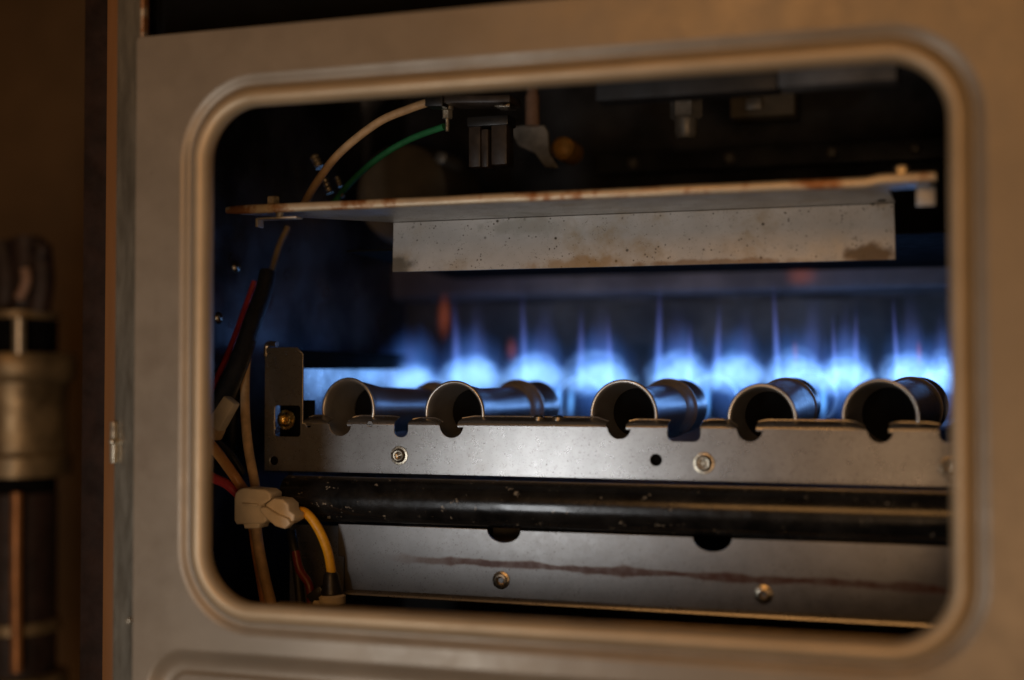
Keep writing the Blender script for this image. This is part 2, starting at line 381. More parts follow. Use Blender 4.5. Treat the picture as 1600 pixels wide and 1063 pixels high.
# ------------------------------------------------------------------ gas pipe with union at far left
PY = 0.30
def pz(v): return P(30, v, PY).z
c = P(28, 700, PY)
pp = thing('pipe_union', (c.x, PY, pz(1200)), 'blurred tan pipe union with wide collars beyond the cabinet edge', 'pipe')
px = lambda n: n * (PY + D) / 0.828 / FPX
def seg(name, m, prof, n=40):
    mb = MB(); mb.lathe([(px(r), pz(v)) for v, r in prof], (c.x, PY, 0), (0,0,1), n, True); return mb.build(name, m, pp)
seg('lower_sleeve', M['cable'], [(1200, 60), (770, 60), (766, 56)])
seg('lower_collar', M['pipe'], [(986, 62), (984, 66), (968, 66), (966, 62)])
seg('base_flange', M['pipe'], [(1075, 66), (1072, 78), (1052, 78), (1048, 68)])
seg('dark_band', M['hole'], [(772, 58), (742, 58)])
seg('union_flange', M['pipe'], [(744, 70), (742, 82), (712, 82), (706, 77)])
seg('union_body', M['pipe'], [(707, 74), (640, 73), (596, 76)])
seg('union_collar', M['pipe'], [(598, 80), (590, 86), (560, 88), (552, 84)])
seg('dark_neck', M['hole'], [(553, 58), (500, 58)])
seg('neck_ring', M['pipe'], [(502, 56), (498, 60), (488, 60), (486, 50)])
mb = MB(); e = PY - px(66)
mb.tube([P(26, 1050, e), P(25, 900, e), P(26, 770, e)], px(9), 12); mb.build('sleeve_highlight', M['sleeve_glint'], pp)  # orange highlight of the glossy sleeve, built as a coloured tube
mb = MB(); e2 = PY - px(62)
mb.tube([P(30, 553, e2), P(30, 497, e2)], px(10), 12); mb.build('neck_pin', M['bolt'], pp)
hb = thing('wire_bundle', (c.x, PY, pz(488)), 'dark brown wire bundle with a pale painted highlight atop the blurred pipe union', 'wires')
for k, (u0, v0, u1, v1, rr, m) in enumerate(((8, 486, 2, 380, 20, 'cable'), (34, 486, 40, 372, 22, 'cable'), (60, 486, 62, 385, 18, 'cable'),
                                             (30, 466, 40, 420, 8, 'pink'), (64, 400, 58, 380, 12, 'cable'))):
    ee = PY - (px(26) if m == 'pink' else 0) - 0.004*k
    mb = MB(); mb.tube([P(u0, v0, ee), P((u0+u1)/2+6, (v0+v1)/2, ee), P(u1, v1, ee)], px(rr), 12); mb.build('terminal' if m == 'pink' else 'wire', M[m], hb)  # the pink tube paints a pale highlight on the wires

# ------------------------------------------------------------------ burner rail
YR = 0.12
def rx(u, v=700, Y=YR): return P(u, v, Y).x
RT, RB = -0.0262, -0.0540
rail = thing('burner_rail', (rx(900), YR, RB), 'galvanised steel burner rail with keyhole notches running across the opening', 'bracket')
XA = rx(413); XW = rx(473); XE = 0.03
UPZ = P(420, 543, YR).z
def notch(u0, u1, vb, rnd=True):
    """outline of a notch cut down from the rail top, going right to left"""
    a, b = rx(u0, 670), rx(u1, 670); zb = P((u0+u1)/2, vb, YR).z; r = (b-a)/2 if rnd else 0.0035
    pts = [(b, RT)]
    if rnd:
        rr = r*1.06; cx = (a+b)/2; zc = min(zb + rr, RT - 0.0002); g0 = math.degrees(math.asin(min(0.9, (RT-0.0001-zc)/rr)))
        if zc + 1e-6 < zb + rr: rr = zc - zb
        pts = []
        for k in range(0, 25):
            g = R(g0 - (180+2*g0)*k/24); pts.append((cx + rr*math.cos(g), zc + rr*math.sin(g)))
        pts[0] = (pts[0][0], RT); pts[-1] = (pts[-1][0]-0.0008, RT)
        return pts
    else:
        for k in range(0, 7): g = R(0 - 90*k/6); pts.append((b-r+r*math.cos(g), zb+r+r*math.sin(g)))
        for k in range(0, 7): g = R(-90 - 90*k/6); pts.append((a+r+r*math.cos(g), zb+r+r*math.sin(g)))
    pts.append((a, RT)); return pts
notches = [(513, 550, 681, True), (616, 637, 683, False), (688, 723, 684, True), (948, 987, 686, True),
           (1043, 1094, 690, False), (1152, 1191, 690, True), (1352, 1399, 692, True), (1468, 1494, 691, False)]
out = [(XA, RB), (XE, RB), (XE, RT)]
for nn in reversed(notches): out += notch(*nn)
out += [(XW, RT), (XW, UPZ-0.004), (XW-0.004, UPZ), (XA+0.002, UPZ), (XA, UPZ-0.002)]
sq0, sq1 = P(429, 682, YR), P(469, 634, YR)
holes = [rrect(sq0.x, sq0.z, sq1.x, sq1.z, 0.0018, 5)]
for u, v, r in ((428, 720, 0.0026), (1025, 719, 0.0031), (482, 664, 0.0016), (578, 663, 0.0014)):
    p = P(u, v, YR); holes.append(circ(p.x, p.z, r))
sheet('rail_face', [out] + holes, YR, 0.0011, M['galv'], rail, 0.00025)
mb = MB(); mb.box((XA+0.002, YR+0.0034, RB+0.0008), (XE-0.002, YR+0.0042, -0.0385)); mb.build('rail_hole_shade', M['hole'], rail)  # black sheet added to paint the shade in the rail holes
# lip folded back along the top, broken at the notches
mb = MB(); ed = XW
prof0 = smooth([Vector((YR+0.0002, RT-0.0006, 0)), Vector((YR+0.0008, RT+0.0012, 0)), Vector((YR+0.0028, RT+0.0026, 0)), Vector((YR+0.0085, RT+0.0042, 0))], 4)
prof = [(q.x, q.y) for q in prof0] + [(q.x+0.0003, q.y-0.0009) for q in reversed(prof0)]
lips = []
for (u0, u1, vb, rnd) in notches + [(1600, 1601, 0, 0)]:
    a, b = rx(u0, 670), rx(u1, 670)
    if rnd: a -= 0.0006; b -= 0.0032
    if a > XE: a = XE
    if a - ed > 0.002: lips.append((ed, a, bool(rnd)))
    ed = b
rl = random.Random(3); edge = MB()
for (a, b, rnd) in lips:
    n = 12; m = len(prof); vs_, fs, pts = [], [], []
    drop = rl.uniform(0.45, 0.8) if rnd else rl.uniform(0.0, 0.4); wob = rl.uniform(0.8, 1.15)
    for i in range(n+1):
        t = i/n; x = a + (b-a)*t; dist = (b-x)
        k = wob*(1 - drop*max(0.0, 1 - dist/0.007)**1.5)*(1 - 0.25*max(0.0, 1 - (x-a)/0.004))
        vs_ += [(x, YR + (y-YR)*(0.55+0.45*k), RT + (z-RT)*k if z > RT else z) for y, z in prof]
        pts.append((x, YR + 0.0086*(0.55+0.45*k), RT + 0.0043*k))
    for i in range(n):
        for q in range(m): fs.append((i*m+q, i*m+(q+1) % m, (i+1)*m+(q+1) % m, (i+1)*m+q))
    fs += [tuple(range(m)), tuple(range(n*m, (n+1)*m))[::-1]]
    mb.add(vs_, fs); edge.tube(pts, 0.0005, 8, 1)
mb.build('top_lip', M['galv'], rail, angle=40)
edge.build('lip_edge', M['galv'], rail)
# curled ear on the upright, dark backing behind the square cut-out
mb = MB(); q = P(426, 541, YR)
mb.tube([(XA+0.0005, YR+0.001, q.z-0.006), (XA+0.0004, YR+0.0015, q.z), (XA+0.003, YR+0.001, q.z+0.0015), (XA+0.0085, YR-0.001, q.z+0.0010)], 0.0016, 10); mb.build('curled_ear', M['galv'], rail)
mb = MB(); mb.box((sq0.x-0.003, YR+0.012, sq0.z-0.003), (sq1.x+0.003, YR+0.013, sq1.z+0.003))
mb.build('cutout_backing', M['hole'], rail)
# side frame of the burner box, running back from the upright
mb = MB(); mb.box((XA+0.0004, YR+0.0014, -0.0535), (XA+0.0014, 0.375, UPZ-0.012)); mb.build('side_plate', M['sideplate'], rail)
mb = MB(); mb.sweep_x([(YR+0.0014, UPZ-0.0118), (0.375, UPZ-0.0118), (0.375, UPZ-0.001), (YR+0.0014, UPZ-0.001)], XA+0.0006, XA+0.006, 1, True)
mb.build('side_bar', M['hole'], rail, bevel=0.0004)
def screw_mesh(r, h=0.0022):
    mb = MB(); mb.lathe([(r*0.18, 0.0006), (r*0.20, -h*0.35), (r*0.42, -h*0.55), (r*0.5, -h*0.98), (r*0.66, -h), (r*0.8, -h*0.8), (r*0.88, -h*0.4),
                         (r*0.9, -h*0.25), (r*1.16, -h*0.2), (r*1.22, 0.0), (r*1.2, 0.0006)], (0,0,0), (0,1,0), 26)
    a = [(r*0.48*math.cos(2*math.pi*k/6), -h*0.3, r*0.48*math.sin(2*math.pi*k/6)) for k in range(6)]
    mb.add(a, [tuple(range(6))])
    for k in range(3):
        g = math.pi*k/3 + 0.3; dx, dz = math.cos(g)*r*0.42, math.sin(g)*r*0.42
        mb.tube([(-dx, -h*0.42, -dz), (dx, -h*0.42, dz)], r*0.09, 6)
    ob = mb.build('screw', None); me = ob.data; bpy.data.objects.remove(ob); return me
SCR = screw_mesh(0.0044); SCR.materials.append(M['screw'])
SCRB = screw_mesh(0.0048); SCRB.materials.append(M['brass'])
def put(me, name, loc, parent, rot=0.0, s=1.0):
    ob = bpy.data.objects.new(name, me); C.objects.link(ob); ob.parent = parent
    ob.matrix_parent_inverse = parent_mat(parent).inverted(); ob.location = loc; ob.rotation_euler = (0, rot, 0); ob.scale = (s, s, s); return ob
for k, (u, v, s) in enumerate(((624, 712, 1.0), (1100, 724, 1.08), (1485, 730, 1.05))):
    put(SCR, 'screw', P(u, v, YR), rail, 0.5*k, s)
sb = put(SCRB, 'screw', P(447, 656, YR+0.006), rail, 0.2, 1.0); sb['label'] = 'brass screw in the square black cut-out'
# rivets on the lip between burners
mb = MB()
for u, v in ((842, 652), (872, 655)):
    p = P(u, v, YR+0.006); mb = MB(); mb.lathe([(0.0, 0.0016), (0.002, 0.0014), (0.0032, 0.0004), (0.0034, -0.002)], (p.x, p.y, RT+0.0042), (0,0,1), 16)
    mb.build('rivet', M['screw'], rail)

# ------------------------------------------------------------------ burners
burner_spec = [   # mouth u, v, radius; collar u, v; label
    (545, 640, 0.0172, 676, 640, 'leftmost burner tube, mouth nearest the brass screw'),
    (711, 646, 0.0172, 808, 638, 'second burner tube from the left with long bare body'),
    (975, 648, 0.0178, 1044, 638, 'middle burner tube with round open mouth beside the square notch'),
    (1191, 654, 0.0170, 1228, 638, 'fourth burner tube from the left with wide bright rim'),
    (1376, 652, 0.0185, 1423, 638, 'rightmost burner tube with shade-black mouth by the opening edge'),
]
YM, YC = YR + 0.0105, 0.222
heads = []
for i, (u, v, r, u2, v2, lab) in enumerate(burner_spec):
    a = P(u, v, YM); b = P(u2, v2, YC); ax = (b - a).normalized(); Lc = (b - a).length
    root = thing('gas_burner', a, lab, 'burner', 'gas burners in a row behind the rail')
    t = 0.0007
    op = [(r, 0.0), (r-0.0004, 0.006), (r*0.9, 0.016), (r*0.79, 0.03), (r*0.77, Lc-0.02), (r*0.8, Lc-0.012)]
    ip = [(q-t*1.6, h) for q, h in op]
    prof = [(ip[-1][0]*0.75, Lc+0.016)] + list(reversed(ip)) + [(r-t*1.1, -0.0006), (r-t*0.3, -0.0009), (r+t*0.5, -0.0005), (r+t*0.6, 0.0006)] + op[1:] + [(op[-1][0]*0.75, Lc+0.016)]
    mb = MB(); mb.lathe(prof, a, ax, 56); mb.build('venturi_tube', M['tubeM'], root, angle=50)
    mb = MB(); mb.lathe([(r + 0.0002 + 0.0010*math.cos(2*math.pi*k/10), -0.0004 + 0.0010*math.sin(2*math.pi*k/10)) for k in range(11)], a, ax, 56)
    mb.build('mouth_rim', M['rimring'], root, angle=80)
    rc = 0.0172
    cone = [(r*0.79, Lc-0.06), (rc*0.93, Lc-0.018)] if i >= 3 else []
    mb = MB(); mb.lathe(cone + [(r*0.78, Lc-0.012)][:0 if cone else 1] + [(rc*(0.86 if i < 3 else 0.95), Lc-0.010), (rc*(0.95 if i < 3 else 0.97), Lc-0.006), (rc, Lc-0.0005), (rc*1.04, Lc), (rc*1.04, Lc+0.0012), (rc*0.98, Lc+0.0016), (rc*0.8, Lc+0.006)], a, ax, 48)
    mb.build('collar', M['ring'], root, angle=50)
    mb = MB(); mb.lathe([(r*0.60, Lc+0.014), (rc*0.84, Lc+0.026), (rc*0.95, Lc+0.029), (rc*0.97, Lc+0.031), (rc*0.92, Lc+0.031), (rc*0.8, Lc+0.028), (rc*0.3, Lc+0.027), (0.0005, Lc+0.027)], a, ax, 40)
    mb.build('burner_head', M['tubeM'], root, angle=50)
    # inlet of the heat exchanger that this flame fires into
    dirx = Vector((ax.x/ax.y, 1, ax.z/ax.y)); q = a + dirx*(0.338 - a.y)
    mb = MB(); mb.lathe([(rc*0.86, 0.06), (rc*0.9, 0.006), (rc*0.97, 0.0), (rc*1.07, 0.0008), (rc*1.10, 0.004), (rc*1.04, 0.010), (rc*1.0, 0.0615)], q, (0,1,0), 40)
    mb.build('exchanger_inlet', M['ring'], cab, angle=50)
    # inner throat as a black disc painting the shade deep in the tube
    mb = MB(); mb.lathe([(r*0.80, 0.025), (0.0, 0.027)], a, ax, 32); mb.build('throat_shade', M['hole'], root)
    heads.append(a + ax*(Lc+0.05))

# ------------------------------------------------------------------ flames
def flame_mat(name, c_in, c_out, strength, edge0, edge1, nsc, namt, vfall=None, shell=None):
    m = bpy.data.materials.new(name); m.use_nodes = True; nt = m.node_tree; N = nt.nodes; L = nt.links
    N.remove(N['Principled BSDF']); out_ = N['Material Output']
    tc = N.new('ShaderNodeTexCoord'); oi = N.new('ShaderNodeObjectInfo')
    ln = N.new('ShaderNodeVectorMath'); ln.operation = 'LENGTH'
    nz = N.new('ShaderNodeTexNoise'); nz.noise_dimensions = '4D'; nz.inputs['Detail'].default_value = 2
    mp = N.new('ShaderNodeMapping'); mp.inputs['Scale'].default_value = nsc; L.new(tc.outputs['Object'], mp.inputs[0])
    L.new(mp.outputs[0], nz.inputs['Vector']); nz.inputs['Scale'].default_value = 1
    mw = N.new('ShaderNodeMath'); mw.operation = 'MULTIPLY'; mw.inputs[1].default_value = 57; L.new(oi.outputs['Random'], mw.inputs[0]); L.new(mw.outputs[0], nz.inputs['W'])
    sp = N.new('ShaderNodeSeparateXYZ'); L.new(tc.outputs['Object'], sp.inputs[0])
    sc_ = N.new('ShaderNodeVectorMath'); sc_.operation = 'MULTIPLY'; sc_.inputs[1].default_value = (1, 1, 0.55 if vfall else 1.0)
    L.new(tc.outputs['Object'], sc_.inputs[0])
    if vfall:      # a tongue: broad foot, thin tip
        tz = N.new('ShaderNodeMath'); tz.operation = 'MULTIPLY_ADD'; tz.inputs[1].default_value = 0.75; tz.inputs[2].default_value = 1.35; L.new(sp.outputs[2], tz.inputs[0])
        cb = N.new('ShaderNodeCombineXYZ'); L.new(tz.outputs[0], cb.inputs[0]); L.new(tz.outputs[0], cb.inputs[1]); cb.inputs[2].default_value = 0.5
        L.new(cb.outputs[0], sc_.inputs[1])
    L.new(sc_.outputs[0], ln.inputs[0]); d = ln.outputs['Value']
    def mth(op, a, b_):
        n = N.new('ShaderNodeMath'); n.operation = op
        for i, x in enumerate((a, b_)):
            if isinstance(x, (int, float)): n.inputs[i].default_value = x
            else: L.new(x, n.inputs[i])
        return n.outputs[0]
    d = mth('ADD', d, mth('MULTIPLY', mth('SUBTRACT', nz.outputs['Fac'], 0.5), namt))
    mr = N.new('ShaderNodeMapRange'); mr.interpolation_type = 'SMOOTHSTEP'; L.new(d, mr.inputs[0])
    mr.inputs[1].default_value = edge1; mr.inputs[2].default_value = edge0; mr.inputs[3].default_value = 0; mr.inputs[4].default_value = 1
    f = mr.outputs[0]; s_ = f
    if shell:
        m3 = N.new('ShaderNodeMapRange'); m3.interpolation_type = 'SMOOTHSTEP'; L.new(d, m3.inputs[0])
        m3.inputs[1].default_value = shell[0]; m3.inputs[2].default_value = shell[1]; s_ = mth('MULTIPLY', s_, m3.outputs[0])
    if vfall:
        m2 = N.new('ShaderNodeMapRange'); L.new(sp.outputs[2], m2.inputs[0])
        m2.inputs[1].default_value = vfall[1]; m2.inputs[2].default_value = vfall[0]; m2.inputs[3].default_value = 0; m2.inputs[4].default_value = 1
        pw = mth('POWER', m2.outputs[0], vfall[2]); s_ = mth('MULTIPLY', s_, pw); f = pw
    cm = N.new('ShaderNodeMix'); cm.data_type = 'RGBA'; L.new(f, cm.inputs[0]); cm.inputs[6].default_value = (*c_out, 1); cm.inputs[7].default_value = (*c_in, 1)
    em = N.new('ShaderNodeEmission'); L.new(cm.outputs[2], em.inputs[0]); L.new(mth('MULTIPLY', s_, strength), em.inputs[1])
    L.new(em.outputs[0], out_.inputs['Volume'])
    return m
FM = {}
FM['core'] = flame_mat('flame_core', (0.30, 0.58, 1.0), (0.12, 0.36, 1.0), 24, 0.30, 0.95, (4.2, 3.0, 3.0), 1.1)
FM['shell'] = flame_mat('flame_shell', (0.22, 0.46, 1.0), (0.12, 0.32, 1.0), 11, 0.72, 1.0, (2.6, 2.0, 2.2), 0.6, None, (0.55, 0.80))
FM['glow'] = flame_mat('flame_glow', (0.11, 0.33, 1.0), (0.08, 0.22, 0.85), 15.0, 0.05, 0.95, (4, 4, 1.0), 0.6)
FM['wisp'] = flame_mat('flame_wisp', (0.12, 0.33, 1.0), (0.20, 0.20, 0.80), 120.0, 0.05, 0.85, (2, 2, 1.0), 0.3, (-0.8, 0.95, 1.7))
FM['veil'] = flame_mat('flame_veil', (0.12, 0.24, 0.9), (0.20, 0.20, 0.60), 30.0, 0.05, 0.85, (5, 2, 0.7), 0.9, (-0.8, 0.95, 1.1))
FM['jet'] = flame_mat('flame_jet', (0.14, 0.45, 1.0), (0.10, 0.33, 1.0), 110.0, 0.05, 0.85, (2, 2, 1.0), 0.3)
FM['ember'] = flame_mat('flame_ember', (1.0, 0.20, 0.05), (1.0, 0.16, 0.03), 11, 0.05, 0.9, (2, 2, 1.0), 0.3)
def sphere_mesh():
    bm = bmesh.new(); bmesh.ops.create_uvsphere(bm, u_segments=20, v_segments=12, radius=1.0)
    me = bpy.data.meshes.new('flame_shape'); bm.to_mesh(me); bm.free(); return me
SPH = sphere_mesh()
FME = {}
for k, m in FM.items(): FME[k] = SPH.copy(); FME[k].materials.append(m)
def vol(kind, name, loc, rad, parent):
    ob = bpy.data.objects.new(name, FME[kind]); C.objects.link(ob); ob.parent = parent
    ob.matrix_parent_inverse = parent_mat(parent).inverted(); ob.location = loc; ob.scale = rad; return ob
YF = 0.312
flames = [   # u, v, half width px, half height px, label, wisps (u, top v, half width, kind)
    (645, 592, 44, 27, 'faint pale blue gas flame at far left behind the first two burner mouths', [(640, 520, 34, 'veil')]),
    (738, 582, 48, 32, 'blue gas flame with an orange streak rising at its left', [(712, 450, 7, 'wisp'), (694, 448, 15, 'ember'), (745, 470, 40, 'veil')]),
    (836, 581, 48, 34, 'blue gas flame just right of the one with the orange streak', [(818, 440, 6, 'wisp'), (800, 520, 12, 'ember'), (850, 470, 42, 'veil'), (872, 585, 10, 'jet')]),
    (938, 583, 50, 34, 'blue gas flame just left of the middle burner mouth', [(908, 470, 8, 'wisp'), (952, 478, 7, 'wisp'), (940, 470, 40, 'veil'), (892, 590, 8, 'jet')]),
    (1062, 581, 46, 34, 'blue gas flame just right of the middle burner mouth', [(1030, 430, 7, 'wisp'), (1078, 490, 8, 'wisp'), (1060, 470, 40, 'veil'), (1104, 585, 11, 'jet')]),
    (1150, 581, 46, 34, 'blue gas flame left of the fourth burner mouth', [(1122, 460, 8, 'wisp'), (1165, 480, 36, 'veil')]),
    (1246, 581, 48, 35, 'blue gas flame directly above the fourth burner mouth', [(1212, 430, 7, 'wisp'), (1243, 525, 7, 'ember'), (1270, 460, 42, 'veil'), (1286, 585, 12, 'jet')]),
    (1322, 583, 44, 33, 'blue gas flame between the last two burner mouths', [(1337, 470, 9, 'wisp'), (1303, 480, 7, 'wisp'), (1320, 470, 30, 'veil')]),
    (1422, 581, 44, 35, 'blue gas flame above the rightmost burner mouth', [(1399, 455, 7, 'wisp'), (1436, 525, 8, 'ember'), (1425, 455, 40, 'veil'), (1462, 585, 11, 'jet')]),
    (1476, 583, 34, 34, 'rightmost blue gas flame at the edge of the opening', [(1470, 480, 24, 'veil')]),
]
rnd_ = random.Random(11)
for (u, v, hw, hh, lab, wisps) in flames:
    Y = YF + rnd_.uniform(-0.006, 0.010); sc = (Y + D)/(math.cos(YAW) + (u-800)/FPX*math.sin(YAW))/FPX
    fl = thing('gas_flame', P(u, 650, Y), lab, 'flame', 'row of blue gas flames')
    for k in range(6):
        du = (0, -0.40, 0.42, rnd_.uniform(-0.3, 0.3), 0.85, -0.75)[k]*hw; q_ = (1.0, 0.66, 0.62, 0.5, 0.55, 0.52)[k]*rnd_.uniform(0.9, 1.1)
        vol('core', 'flame_core', P(u+du, v+(3, 7, 8, -5, 14, 13)[k]+rnd_.uniform(-3, 3), Y+rnd_.uniform(-0.014, 0.012)), (hw*1.08*q_*sc, 0.022*q_, hh*1.15*(0.45+0.55*q_)*sc), fl)
    for k in range(3):
        du = (-0.12, 0.3, 0.05)[k]*hw + rnd_.uniform(-5, 5); q_ = (1.0, 0.7, 0.8)[k]*rnd_.uniform(0.92, 1.08)
        vol('shell', 'flame_front', P(u+du, v+(2, 6, -4)[k]+rnd_.uniform(-4, 4), Y+(-0.012, 0.004, 0.034)[k]), (hw*1.15*q_*sc, 0.024*q_, hh*(1.12 if k < 2 else 1.4)*q_*sc), fl)
    vol('glow', 'flame_glow', P(u, 590, Y), (hw*1.4*sc, 0.036, 95*sc), fl)
    for (wu, wv, ww, kind) in wisps:
        vb = 605 if kind in ('wisp', 'veil') else (665 if kind == 'jet' else wv + (95 if wv < 460 else 55))
        ww *= 1.45 if kind == 'wisp' else 1.0
        wo = vol(kind, 'wisp', P(wu, (wv+vb)/2, Y - (0.024 if kind == 'jet' else 0)), (ww*sc, 0.012, (vb-wv)/2*1.1*sc), fl)
        wo.rotation_euler = (0, R(rnd_.uniform(-3.5, 3.5)), 0)
    # the flame's own light
    l = bpy.data.lights.new('flame_light', 'POINT'); l.energy = 0.008; l.color = (0.16, 0.42, 1.0); l.shadow_soft_size = 0.012
    lo = bpy.data.objects.new('flame_light', l); C.objects.link(lo); lo.parent = fl; lo.matrix_parent_inverse = parent_mat(fl).inverted(); lo.location = P(u, 575, Y-0.02)
# lone orange flicker on the ledge: flame light mirrored there, built as a glowing volume
Y = 0.362; sc = (Y + D)/1.01/FPX
fl = thing('ledge_reflection', P(1255, 455, Y), 'dim orange flicker made to glow on the ledge above the flames, under the shield right part', 'flame')
vol('ember', 'reflection', P(1252, 432, Y), (38*sc, 0.008, 24*sc), fl)

# ------------------------------------------------------------------ heat shield above the burners
ZS = 0.0910; YS0, YS1 = 0.067, 0.140
hs = thing('heat_shield', (-0.2, 0.1, ZS), 'grey spotted sheet metal heat shield with rusty front edge above the flames', 'heat shield')
xl, xr = P(352, 325, YS0).x, P(1462, 280, YS0).x
fl_, fr_ = P(613, 350, YS1).x, P(1399, 320, YS1).x
def zplate(name, loop, z0, z1, m, parent):
    n = len(loop); mb = MB()
    mb.add([(x, y, z0) for x, y in loop] + [(x, y, z1) for x, y in loop],
           [tuple(range(n))[::-1], tuple(range(n, 2*n))] + [(k, (k+1) % n, n+(k+1) % n, n+k) for k in range(n)])
    return mb.build(name, m, parent)
zplate('shield_top', [(xl+0.004, YS0+0.0025), (xr-0.003, YS0+0.0025), (xr-0.003, YS0+0.02), (fr_, YS0+0.022), (fr_, YS1+0.001), (fl_, YS1+0.001), (xl+0.004, YS0+0.012)], ZS-0.0012, ZS, M['shield'], hs)
# front hem, slightly wavy, pieces of a rolled edge
mb = MB(); n = 60; vs_, fs = [], []; m = 10
for i in range(n+1):
    t = i/n; x = xl + (xr-xl)*t
    dz = 0.00008*math.sin(t*19) + 0.00006*math.sin(t*47+1) + (0.0012 if t > 0.93 else 0)
    hgt = 0.0025 + 0.00006*math.sin(t*31)
    if t < 0.02: hgt *= 0.75 + 12*t
    for k in range(m):
        g = 2*math.pi*k/m; vs_.append((x, YS0+0.0014+0.0014*math.cos(g), ZS+0.0002+dz+hgt*math.sin(g)))
for i in range(n):
    for k in range(m): fs.append((i*m+k, i*m+(k+1) % m, (i+1)*m+(k+1) % m, (i+1)*m+k))
fs += [tuple(range(m))[::-1], tuple(range(n*m, (n+1)*m))]
mb.add(vs_, fs); mb.build('front_hem', M['hem'], hs, angle=80)
zb = 0.0608
sheet('hanging_flange', [[(fl_, zb), (fr_, zb-0.0004), (fr_-0.0006, ZS-0.0014), (fl_+0.0006, ZS-0.0014)]], YS1, 0.0011, M['shield'], hs, 0.0003)
hx = P(1376, 313, YS1-0.02); mb = MB(); mb.lathe([(0.0002, 0), (0.0022, 0), (0.0022, 0.001)], (hx.x, YS1-0.012, ZS-0.0016), (0,0,1), 18); mb.build('hole', M['hole'], hs)
b1 = P(1432, 300, YS0+0.012); b2 = P(1462, 322, YS0+0.012)
mb = MB(); mb.box((b1.x, YS0+0.010, b2.z), (b2.x, YS0+0.0112, ZS-0.0014)); mb.build('corner_tab', M['shield'], hs, bevel=0.0003)
def hexbolt(name, loc, r, h, parent, m=M['bolt']):
    mb = MB(); mb.lathe([(r*1.35, 0), (r*1.35, h*0.16), (r*1.1, h*0.2)], loc, (0,0,1), 24, True)
    mb.lathe([(r, h*0.2), (r, h*0.9), (r*0.86, h)], loc, (0,0,1), 6, True); mb.build(name, m, parent)
p = P(427, 318, YS0+0.007); hexbolt('bolt', (p.x, YS0+0.007, ZS+0.0012), 0.0036, 0.0062, hs)
p = P(1409, 275, YS0+0.008); hexbolt('bolt', (p.x, YS0+0.008, ZS+0.0018), 0.0034, 0.0062, hs)
a = P(407, 341, YS0+0.008); b = P(468, 337, YS0+0.008)
mb = MB(); mb.box((a.x, YS0+0.004, ZS-0.0052), (b.x, YS0+0.012, ZS-0.0042)); mb.box((a.x-0.001, YS0+0.0042, ZS-0.0092), (a.x+0.0004, YS0+0.011, ZS-0.0044))
mb.lathe([(0.0022, ZS-0.0042), (0.0022, ZS-0.0013)], ((a.x+b.x)/2, YS0+0.008, 0), (0,0,1), 14); mb.build('clip', M['grey'], hs, bevel=0.0002)
# added plate from the flange to the back, keeps flame light from rising
zplate('upper_light_block', [(fl_-0.03, YS1+0.0016), (XR-0.002, YS1+0.0016), (XR-0.002, 0.371), (fl_-0.05, 0.371)], 0.0735, 0.0745, M['hole'], hs)
zplate('lower_light_block', [(XA+0.003, 0.137), (XR-0.004, 0.137), (XR-0.004, 0.395), (XA+0.003, 0.395)], -0.0765, -0.0755, M['dark'], rail)  # added plate below the burners, stops flame light going down
# ------------------------------------------------------------------ manifold pipe
pc = P(900, 794, 0.112); 
mb = MB(); rad = 0.0128
mb.lathe([(0.004, -0.003), (rad*0.7, -0.0022), (rad, 0.0), (rad, 0.44), (rad*0.8, 0.442)], (P(452, 780, 0.112).x, 0.112, pc.z+0.0008), (1,0,0), 48, True)
tag(mb.build('manifold_pipe', M['black'], angle=45), 'glossy black gas manifold pipe with chipped paint below the burner rail', 'pipe')

# ------------------------------------------------------------------ lower plate
YL = 0.108
lp = thing('lower_plate', (-0.2, YL, -0.122), 'steel plate with rust streak and two half round notches under the black pipe', 'plate')
x0 = P(528, 870, YL).x; zt, zb_ = P(1000, 836, YL).z, P(1000, 946, YL).z
out = [(x0+0.004, zb_), (0.03, zb_), (0.03, zt)]
for u, r in ((1113, 0.0098), (787, 0.0093)):
    xc = P(u, 840, YL).x
    for k in range(0, 17):
        g = R(0 - 180*k/16); out.append((xc + r*math.cos(g), zt + 0.72*r*math.sin(g)))
out += [(x0, zt), (x0, zt-0.018), (x0+0.004, zt-0.0185)]
sheet('plate_face', [out], YL, 0.0012, M['rustplate'], lp, 0.0003)
mb = MB(); mb.sweep_x([(YL+0.0006, zb_+0.0004), (YL-0.0004, zb_-0.0006), (YL-0.0032, zb_-0.0012), (YL-0.0036, zb_-0.0022), (YL+0.0004, zb_-0.0024), (YL+0.001, zb_-0.001)], x0+0.004, 0.03, 1, True)
mb.build('bottom_lip', M['galv'], lp)
def rivnut(u, v):
    p = P(u, v, YL); mb = MB()
    mb.lathe([(0.0, 0.001), (0.0014, 0.0008), (0.0017, -0.0012), (0.0024, -0.0019), (0.0033, -0.0017), (0.0036, -0.0008), (0.0048, -0.0004), (0.0050, 0.0003)], p, (0,1,0), 26)
    mb.build('hollow_rivet', M['screw'], lp)
rivnut(783, 907); rivnut(1193, 929)
g0, g1 = P(770, 848, YL+0.03), P(812, 826, YL+0.03)
mb = MB(); mb.box((g0.x, YL+0.03, g0.z-0.01), (g1.x, YL+0.032, g1.z+0.004)); mb.build('notch_tab', M['olive'], lp)
# base strip inside the opening bottom
mb = MB(); z = P(600, 945, 0.03).z
mb.box((-0.34, 0.028, z-0.012), (0.03, 0.0295, z-0.0012)); tag(mb.build('base_strip', M['pipe'], bevel=0.0004), 'brown strip just behind the bottom edge of the window opening', 'strip')
# dark box behind the lower plate left end
mb = MB(); a = P(455, 960, 0.13); b = P(540, 822, 0.13); mb.box((a.x, 0.128, a.z-0.02), (b.x, 0.131, b.z)); 
mb.build('end_tab', M['galv'], lp)

